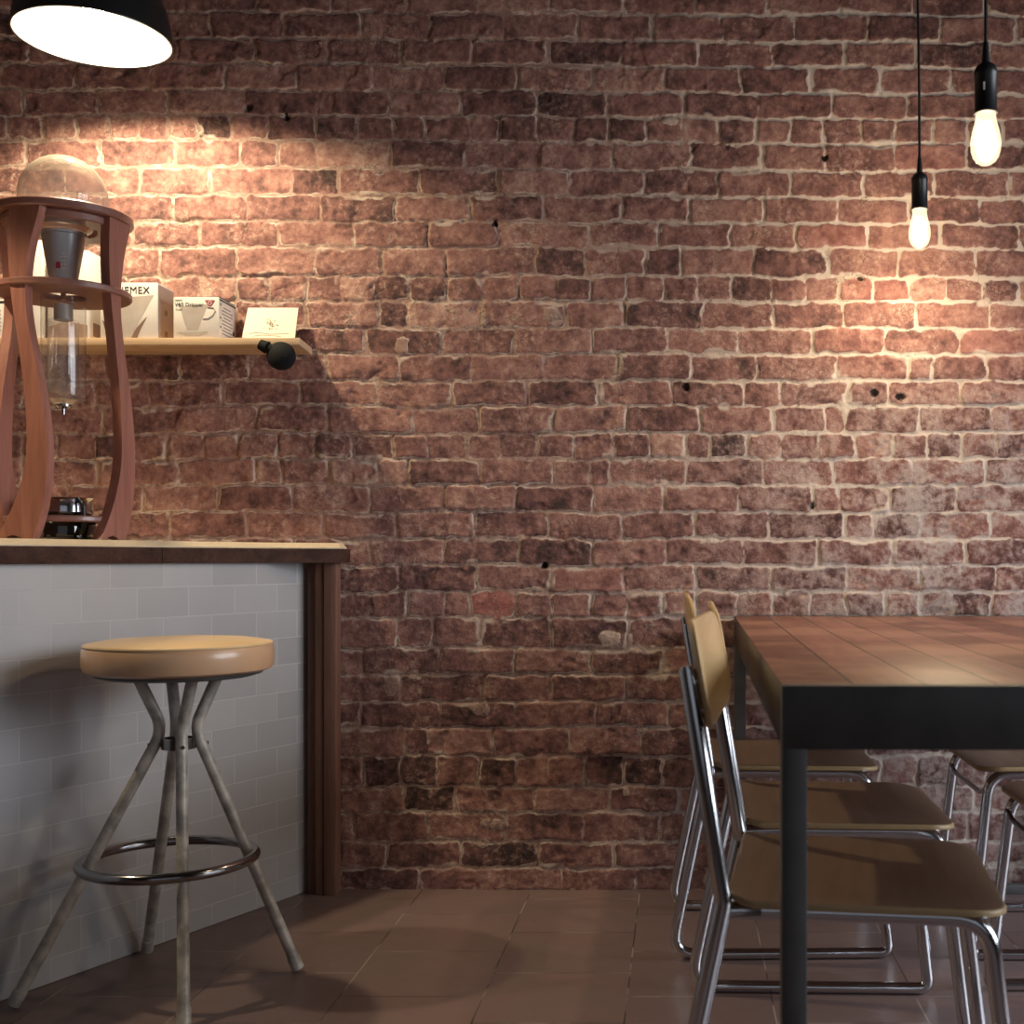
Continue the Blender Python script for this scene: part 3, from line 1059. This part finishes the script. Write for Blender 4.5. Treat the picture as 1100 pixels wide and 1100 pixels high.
# carafe below the tower
coffee_glass = plain('dark_coffee_glass', (.012, .009, .008), .06, coat=1.0)
cf = thing('coffee_carafe', 'squat dark glass carafe with steel collar standing inside the wooden tower', 'carafe', (-1.40, 2.755, TZ))
MB().lathe([(0, 0), (.058, 0), (.064, .006), (.066, .03), (.062, .052), (.055, .062), (0, .062)], 40).build('glass_body', coffee_glass, cf)
MB().lathe([(.056, .060), (.060, .064), (.058, .088), (.062, .096), (.058, .097), (.052, .090)], 40, cap=False).build('steel_collar', chrome, cf)
MB().tube(fillet([(.045, -.030, .09), (.064, -.043, .085), (.066, -.044, .03), (.054, -.036, .014)], .02), .005, 10).build('handle', black_plastic, cf)

# ------------------------------------------------------------------ bar stool
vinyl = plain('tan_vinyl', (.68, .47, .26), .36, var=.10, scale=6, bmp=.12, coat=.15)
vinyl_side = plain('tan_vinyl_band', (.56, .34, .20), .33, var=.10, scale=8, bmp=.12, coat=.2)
painted = plain('worn_grey_paint', (.42, .385, .34), .42, .10, var=.35, scale=28, bmp=.2)
STX, STY = -1.032, 2.5
st = thing('bar_stool', 'round tan vinyl bar stool with four splayed grey legs beside the tiled counter', 'stool', (STX, STY, 0))
SR = .184
top = [(SR * .985, 0.7100), (SR * .97, 0.7150), (SR * .8, 0.7205), (SR * .5, 0.7245), (0, 0.7260)]
MB().lathe([(0, .694)] + [(SR * .95, .694)] + top, 64).build('seat_top', vinyl, st)
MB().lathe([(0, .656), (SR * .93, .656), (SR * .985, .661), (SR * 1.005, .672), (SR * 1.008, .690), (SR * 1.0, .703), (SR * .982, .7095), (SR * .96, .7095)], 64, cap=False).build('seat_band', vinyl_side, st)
MB().tube(ring_curve(SR * .978, 72, (0, 0, .7115)), .0032, 8, True).build('piping', vinyl, st)
MB().lathe([(0, .645), (SR * .78, .645), (SR * .88, .650), (SR * .9, .657), (0, .657)], 48).build('seat_base', black_metal, st)
feet = {'L': (-1.314, 2.386), 'R': (-.82, 2.60), 'B': (-1.197, 2.72), 'F': (-.936, 2.285)}
brace_pts = []
for k, (fx, fy) in feet.items():
    f = Vector((fx - STX, fy - STY, 0.008))
    u = Vector((fx + 1.067, fy - 2.5, 0)).normalized()
    t0 = Vector({'L': (-.077, -.030, .652), 'R': (.070, .030, .652), 'F': (.054, -.067, .652), 'B': (-.049, .070, .652)}[k])
    t1 = Vector((-.002, 0, .537)) + u * .030
    lg = MB()
    path = fillet([t0, t1, f], [0, .07, 0], 10)
    lg.tube(path, .0118, 14)
    leg = lg.build('leg', painted, st)
    dr = (f - t1).normalized()
    MB().tube([f - dr * .03, f], .0135, 14).build('foot_tip', painted, leg)
    pz = t1 + dr * .035
    MB().lathe([(0, 0), (.0045, 0), (.0045, .002), (0, .003)], 10, Matrix.Translation(pz + u * .0115) @ u.to_track_quat('Z', 'Y').to_matrix().to_4x4()).build('bolt', dark_chrome, leg)
MB().lathe([(.029, -.011), (.034, -.011), (.034, .011), (.029, .011), (.029, -.011)], 28, cap=False, c=(-.003, 0, .507)).build('brace_collar', dark_chrome, st)
MB().tube(ring_curve(.168, 80, (-.022, 0, .268)), .0105, 14, True).build('foot_ring', dark_chrome, st)

# ------------------------------------------------------------------ dining table
tabletop_mat = bpy.data.materials.new('oiled_plank_top')
nt, b = nodes_of(tabletop_mat)
tc = nt.nodes.new('ShaderNodeTexCoord')
sp = nt.nodes.new('ShaderNodeSeparateXYZ')
nt.links.new(tc.outputs['Object'], sp.inputs[0])
cbn = nt.nodes.new('ShaderNodeCombineXYZ')
nt.links.new(mathn(nt, 'ADD', sp.outputs[1], 6.35), cbn.inputs[0])
nt.links.new(mathn(nt, 'ADD', sp.outputs[0], 4.4), cbn.inputs[1])
br = nt.nodes.new('ShaderNodeTexBrick')
br.offset = .37
for k, v in (('Scale', 1.0), ('Mortar Size', .0018), ('Mortar Smooth', .2), ('Bias', 0.0), ('Brick Width', 1.27), ('Row Height', .088),
             ('Color1', (0, 0, 0, 1)), ('Color2', (1, 1, 1, 1)), ('Mortar', (.5, .5, .5, 1))):
    br.inputs[k].default_value = v
nt.links.new(cbn.outputs[0], br.inputs['Vector'])
v = coords(nt, (9, .7, 9))
g1 = noise(nt, v, 5, 6, .6)
g2 = noise(nt, coords(nt), 4.5, 4)
c = mixc(nt, br.outputs['Color'], (.145, .056, .045), (.36, .155, .122))
c = mixc(nt, mathn(nt, 'MULTIPLY', maprange(nt, g1, .35, .68), .7), c, (.165, .074, .056), 'MIX')
c2 = mixc(nt, mathn(nt, 'MULTIPLY', maprange(nt, g2, .42, .66), .6), c, (.42, .22, .15))
c2 = mixc(nt, br.outputs['Fac'], c2, (.02, .012, .01))
nt.links.new(c2, b.inputs['Base Color'])
b.inputs['Roughness'].default_value = .42
b.inputs['Specular IOR Level'].default_value = .35
bump(nt, b, mathn(nt, 'SUBTRACT', mathn(nt, 'MULTIPLY', g1, .3), br.outputs['Fac']), .4, .001)

TW, TL = .90, 1.78
tbl = thing('dining_table', 'long reddish brown plank table with black steel end frames against the brick wall', 'table', (.123, 1.452, 0), -.0125)
MB().box((TW / 2, TL / 2, .6975), (TW, TL - .05, .075), .003).build('tabletop', tabletop_mat, tbl)
for yy in (.012, TL - .012):
    fr = MB()
    fr.box((TW / 2, yy, .697), (TW, .024, .077), .0015)
    frame = fr.build('end_rail', black_metal, tbl)
    for xx in (.015, TW - .015):
        MB().box((xx, yy + (.008 if yy < 1 else -.008), .330), (.030, .040, .66), .0015).build('leg', black_metal, tbl)
    MB().box((TW / 2, yy, .0125), (TW - .06, .024, .025), .0015).build('foot_bar', black_metal, tbl)

# ------------------------------------------------------------------ dining chairs
TR = .0122


def seat_mesh():
    mb = MB()
    poly = round_poly(.005, .378, -.200, .200, (.035, .055, .055, .035), 8)
    cx, cy = .19, 0.0

    def zt(x, y):
        s = (x - .005) / .373
        dish = -.009 * math.cos((y / .2) * PI / 2) * math.sin(min(1, s * 1.1) * PI) * .9
        roll = -.006 * max(0, (s - .78) / .22) ** 2 + .010 * max(0, (.18 - s) / .18) ** 2
        return .430 + dish + roll
    rings = [(1.0, -.0055), (1.0, -.0085), (.985, -.011), (.6, -.011), (.25, -.011)]
    top_r = [(1.0, -.003), (.992, -.0006), (.975, 0), (.88, 0), (.75, 0), (.6, 0), (.45, 0), (.3, 0), (.15, 0)]
    seq = list(reversed(rings)) + top_r
    rows, vs, fs = [], [], []
    for s, dz in seq:
        row = []
        for (x, y) in poly:
            X, Y = cx + (x - cx) * s, cy + (y - cy) * s
            row.append(len(vs))
            vs.append((X, Y, zt(X, Y) + dz))
        rows.append(row)
    n = len(poly)
    for A, B in zip(rows, rows[1:]):
        for i in range(n):
            j = (i + 1) % n
            fs.append((A[i], A[j], B[j], B[i]))
    fs.append(tuple(reversed(rows[0])))
    c = len(vs)
    vs.append((cx, cy, zt(cx, cy)))
    for i in range(n):
        fs.append((rows[-1][i], rows[-1][(i + 1) % n], c))
    mb._add(vs, fs)
    return mb


def backrest_mesh():
    mb = MB()
    poly = round_poly(-.188, .188, .654, .803, (.038, .038, .045, .045), 8)   # (y, z)
    th = .011

    def xf(y, z):
        return -.024 - .014 * math.cos(y / .19 * PI / 2) - .17 * (z - .66)
    vs, fs, rows = [], [], []
    cz = .7285
    for s, dx in ((.2, 0), (.5, 0), (.8, 0), (.975, 0), (1.0, .003), (1.0, th - .003), (.975, th), (.8, th), (.5, th), (.2, th)):
        row = []
        for (y, z) in poly:
            Y, Z = y * s, cz + (z - cz) * s
            row.append(len(vs))
            vs.append((xf(Y, Z) + dx, Y, Z))
        rows.append(row)
    n = len(poly)
    for A, B in zip(rows, rows[1:]):
        for i in range(n):
            j = (i + 1) % n
            fs.append((A[i], A[j], B[j], B[i]))
    fs.append(tuple(rows[0]))
    fs.append(tuple(reversed(rows[-1])))
    mb._add(vs, fs)
    return mb


def make_chair():
    t = thing('dining_chair', '', 'chair', (0, 0, 0), 0, 'school chairs around the plank table')
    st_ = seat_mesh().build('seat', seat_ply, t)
    st_.data.materials.append(edge_ply)
    for p in st_.data.polygons:
        if abs(p.normal.z) < .8:
            p.material_index = 1
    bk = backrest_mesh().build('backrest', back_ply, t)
    for s in (-1, 1):
        y = s * .190
        # seat rail, front leg, floor runner and rear leg, one bent tube
        p = [(-.002, y * .95, .412), (.05, y * .9, .412), (.352, y * .88, .409), (.398, y * .95, TR), (-.088, y, TR), (.0, y * .99, .425), (-.050, y * .93, .738)]
        path = fillet(p, [0, .02, .055, .02, .05, .03, 0], 9)
        MB().tube(path, TR, 14).build('side_frame', chrome, t)
        MB().lathe([(0, -.002), (.009, -.002), (.010, 0), (.009, .004), (0, .006)], 14, T(-.0502, y * .93, .738, ry=-.17)).build('end_cap', chrome, t)
        for z in (.682, .722):
            xx = -.024 - .014 * math.cos(y * .93 / .19 * PI / 2) - .17 * (z - .66)
            MB().tube([(xx - .022, y * .93, z), (xx + .001, y * .93, z)], [.0055, .0055], 10).build('bolt', chrome, bk)
    MB().tube(fillet([(.362, -.170, .375), (.362, -.12, .360), (.362, .12, .360), (.362, .170, .375)], .05), .0055, 10).build('front_brace', dark_chrome, t)
    MB().tube([(.300, -.168, .407), (.300, .168, .407)], .008, 10).build('seat_brace', dark_chrome, t)
    MB().tube([(.05, -.172, .407), (.05, .172, .407)], .008, 10).build('seat_brace', dark_chrome, t)
    return t


proto = make_chair()
spots = [
    (.080, 1.815, -.112, 'school chair with plywood seat nearest the viewer, tucked under the table'),
    (.108, 2.290, -.010, 'middle chair of three in the row left of the plank table'),
    (.066, 2.868, .010, 'chair at the wall end of the row left of the plank table'),
    (1.042, 2.860, PI, 'chair on the far side of the table, nearest the brick wall'),
    (1.034, 2.310, PI + .01, 'chair on the far side of the table, farther from the brick wall'),
]
for i, (x, y, rz, lab) in enumerate(spots):
    o = proto if i == 0 else copy_tree(proto)
    o.location = (x, y, 0)
    o.rotation_euler = (0, 0, rz)
    o['label'] = lab

# ------------------------------------------------------------------ pendant lamps
shade_black = plain('black_enamel', (.014, .014, .015), .28)
shade_white = plain('white_enamel', (.82, .80, .77), .45)
cord_mat = plain('black_cord', (.010, .009, .009), .7)
bulb_lit = emitter('lit_lamp_bulb', (1.0, .86, .68), 22.0)


def dome_lamp(loc, r, label):
    t = thing('dome_pendant_lamp', label, 'pendant lamp', loc)
    outer, inner = [], []
    for k in range(15):
        a = PI / 2 * k / 14
        rr, zz = r * math.cos(a) ** .85, .205 * math.sin(a)
        outer.append((max(rr, .018), zz))
        inner.append((max(rr - .003, .014), zz - .003 if k else 0.0))
    MB().lathe([(r - .0015, 0)] + outer + [(.018, .206)], 64, cap=False).build('shade', shade_black, t)
    MB().lathe([(r - .0015, 0)] + inner, 64, cap=False).build('shade_lining', shade_white, t)
    MB().tube(ring_curve(r - .0005, 72), .0022, 8, True).build('rim', shade_black, t)
    MB().lathe([(.018, .200), (.024, .205), (.024, .25), (.016, .265), (.006, .275), (0, .275)], 24).build('lamp_cap', shade_black, t)
    MB().tube([(0, 0, .27), (0, 0, 3.05 - loc[2])], .0035, 8).build('cord', cord_mat, t)
    MB().lathe([(0, .058), (.012, .059), (.024, .068), (.030, .083), (.028, .10), (.019, .125), (.014, .15), (0, .15)], 24).build('bulb', bulb_lit, t)
    return t


def point(name, loc, power, color, radius):
    d = bpy.data.lights.new(name, 'POINT')
    d.energy = power
    d.color = color
    d.shadow_soft_size = radius
    o = bpy.data.objects.new(name, d)
    COL.objects.link(o)
    o.location = loc
    return o


DX, DY, DZ = -1.39, 2.87, 2.122
dome_lamp((DX, DY, DZ), .174, 'black dome pendant lamp with glowing white inside, hanging above the counter')
dl = bpy.data.lights.new('dome_light', 'SPOT')
dl.energy = DOME_W
dl.color = LAMP_WARM
dl.spot_size = math.radians(162)
dl.spot_blend = .42
dl.shadow_soft_size = .035
do = bpy.data.objects.new('dome_light', dl)
COL.objects.link(do)
do.location = (DX, DY, DZ + .046)
# the next lamp of the row over the counter, left of the picture: its light cone only
sd_ = bpy.data.lights.new('next_dome_light', 'SPOT')
sd_.energy = DOME_W * .95
sd_.color = LAMP_WARM
sd_.spot_size = math.radians(96)
sd_.spot_blend = .3
sd_.shadow_soft_size = .03
so = bpy.data.objects.new('next_dome_light', sd_)
COL.objects.link(so)
so.location = (-1.88, 2.2, 2.17)

glow = bpy.data.materials.new('glowing_bulb_glass')
glow.use_nodes = True
nt = glow.node_tree
nt.nodes.remove(nt.nodes['Principled BSDF'])
tr = N(nt, 'ShaderNodeBsdfTransparent', Color=(1, .96, .9, 1))
gl = N(nt, 'ShaderNodeBsdfGlossy', Roughness=.04)
lw = N(nt, 'ShaderNodeLayerWeight', Blend=.5)
mx = nt.nodes.new('ShaderNodeMixShader')
nt.links.new(mathn(nt, 'ADD', mathn(nt, 'MULTIPLY', mathn(nt, 'POWER', lw.outputs['Facing'], 4.0), .6), .04, True), mx.inputs[0])
nt.links.new(tr.outputs[0], mx.inputs[1])
nt.links.new(gl.outputs[0], mx.inputs[2])
em = N(nt, 'ShaderNodeEmission', Color=(1.0, .80, .52, 1), Strength=.55)
ad = nt.nodes.new('ShaderNodeAddShader')
nt.links.new(mx.outputs[0], ad.inputs[0])
nt.links.new(em.outputs[0], ad.inputs[1])
nt.links.new(ad.outputs[0], nt.nodes['Material Output'].inputs[0])
filament_mat = emitter('hot_filament', (1.0, .80, .50), 60.0)
halo_mat = bpy.data.materials.new('bulb_glare')  # added emissive core imitating the blown-out glare of the bulb, not a real part
halo_mat.use_nodes = True
nt = halo_mat.node_tree
nt.nodes.remove(nt.nodes['Principled BSDF'])
tr = N(nt, 'ShaderNodeBsdfTransparent')
em = N(nt, 'ShaderNodeEmission', Color=(1.0, .88, .66, 1), Strength=3.0)
ad = nt.nodes.new('ShaderNodeAddShader')
nt.links.new(tr.outputs[0], ad.inputs[0])
nt.links.new(em.outputs[0], ad.inputs[1])
nt.links.new(ad.outputs[0], nt.nodes['Material Output'].inputs[0])


def edison(loc, label, length, lean):
    """loc is the lower tip of the bulb"""
    t = thing('edison_pendant', label, 'pendant lamp', loc, 0, 'bare filament bulbs over the table')
    L = length
    prof = [(0, 0), (.004, .0002), (.010, .0022), (.017, .007), (.0225, .015), (.0258, .026), (.0268, .038), (.0258, .050), (.0232, .062), (.0202, .073), (.0180, .083), (.0170, L)]
    bulb = MB().lathe(prof, 32, cap=False).build('bulb', glow, t)
    fl = MB()
    for k in range(6):
        a0, a1 = 2 * PI * k / 6, 2 * PI * (k + .5) / 6
        fl.tube([(.006 * math.cos(a0), .006 * math.sin(a0), .072), (.0125 * math.cos(a0), .0125 * math.sin(a0), .018),
                 (.0125 * math.cos(a1), .0125 * math.sin(a1), .018), (.006 * math.cos(a1), .006 * math.sin(a1), .072)], .0016, 6)
    fl.build('filament', filament_mat, bulb)
    MB().lathe([(0, .008), (.010, .012), (.017, .026), (.019, .042), (.016, .060), (.010, .076), (0, .080)], 20).build('glow_core', halo_mat, bulb)
    z = L - .002
    MB().lathe([(0, z), (.0205, z), (.0205, z + .004), (.0195, z + .006), (.0195, z + .066), (.0205, z + .068), (.0205, z + .076), (.017, z + .084), (.009, z + .090), (0, z + .090)], 32).build('socket', black_plastic, t)
    MB().lathe([(0, z + .088), (.0075, z + .088), (.0065, z + .105), (.0045, z + .128), (0, z + .130)], 20).build('strain_relief', black_plastic, t)
    H = 3.05 - loc[2]
    pts = [(0, 0, z + .12)]
    for k in range(1, 9):
        f = k / 8
        pts.append((lean * f + .004 * math.sin(f * 5), 0, z + .12 + (H - z - .12) * f))
    MB().tube(pts, .0032, 8).build('cord', cord_mat, t)
    return t


e1 = edison((.591, 2.98, 1.651), 'bare filament bulb on a black cord, the lower one, closer to the wall', .098, -.025)
e2 = edison((.544, 2.15, 1.586), 'bare filament bulb on a black cord, the higher and larger looking one at right', .094, -.015)
MB().box((-.0075, -.0187, .135), (.003, .0006, .014)).build('rating_label', box_white, e2)
for lx, ly, lz, k in ((.591, 2.98, 1.693, 1.0), (.544, 2.15, 1.630, .75)):
    point('filament_light', (lx, ly, lz), BULB_W * .38 * k, (1.0, .82, .55), .018)
    bl = bpy.data.lights.new('filament_down_light', 'SPOT')
    bl.energy = BULB_W * .9 * k
    bl.color = (1.0, .82, .55)
    bl.spot_size = PI
    bl.spot_blend = .55
    bl.shadow_soft_size = .018
    bo = bpy.data.objects.new('filament_down_light', bl)
    COL.objects.link(bo)
    bo.location = (lx, ly, lz)
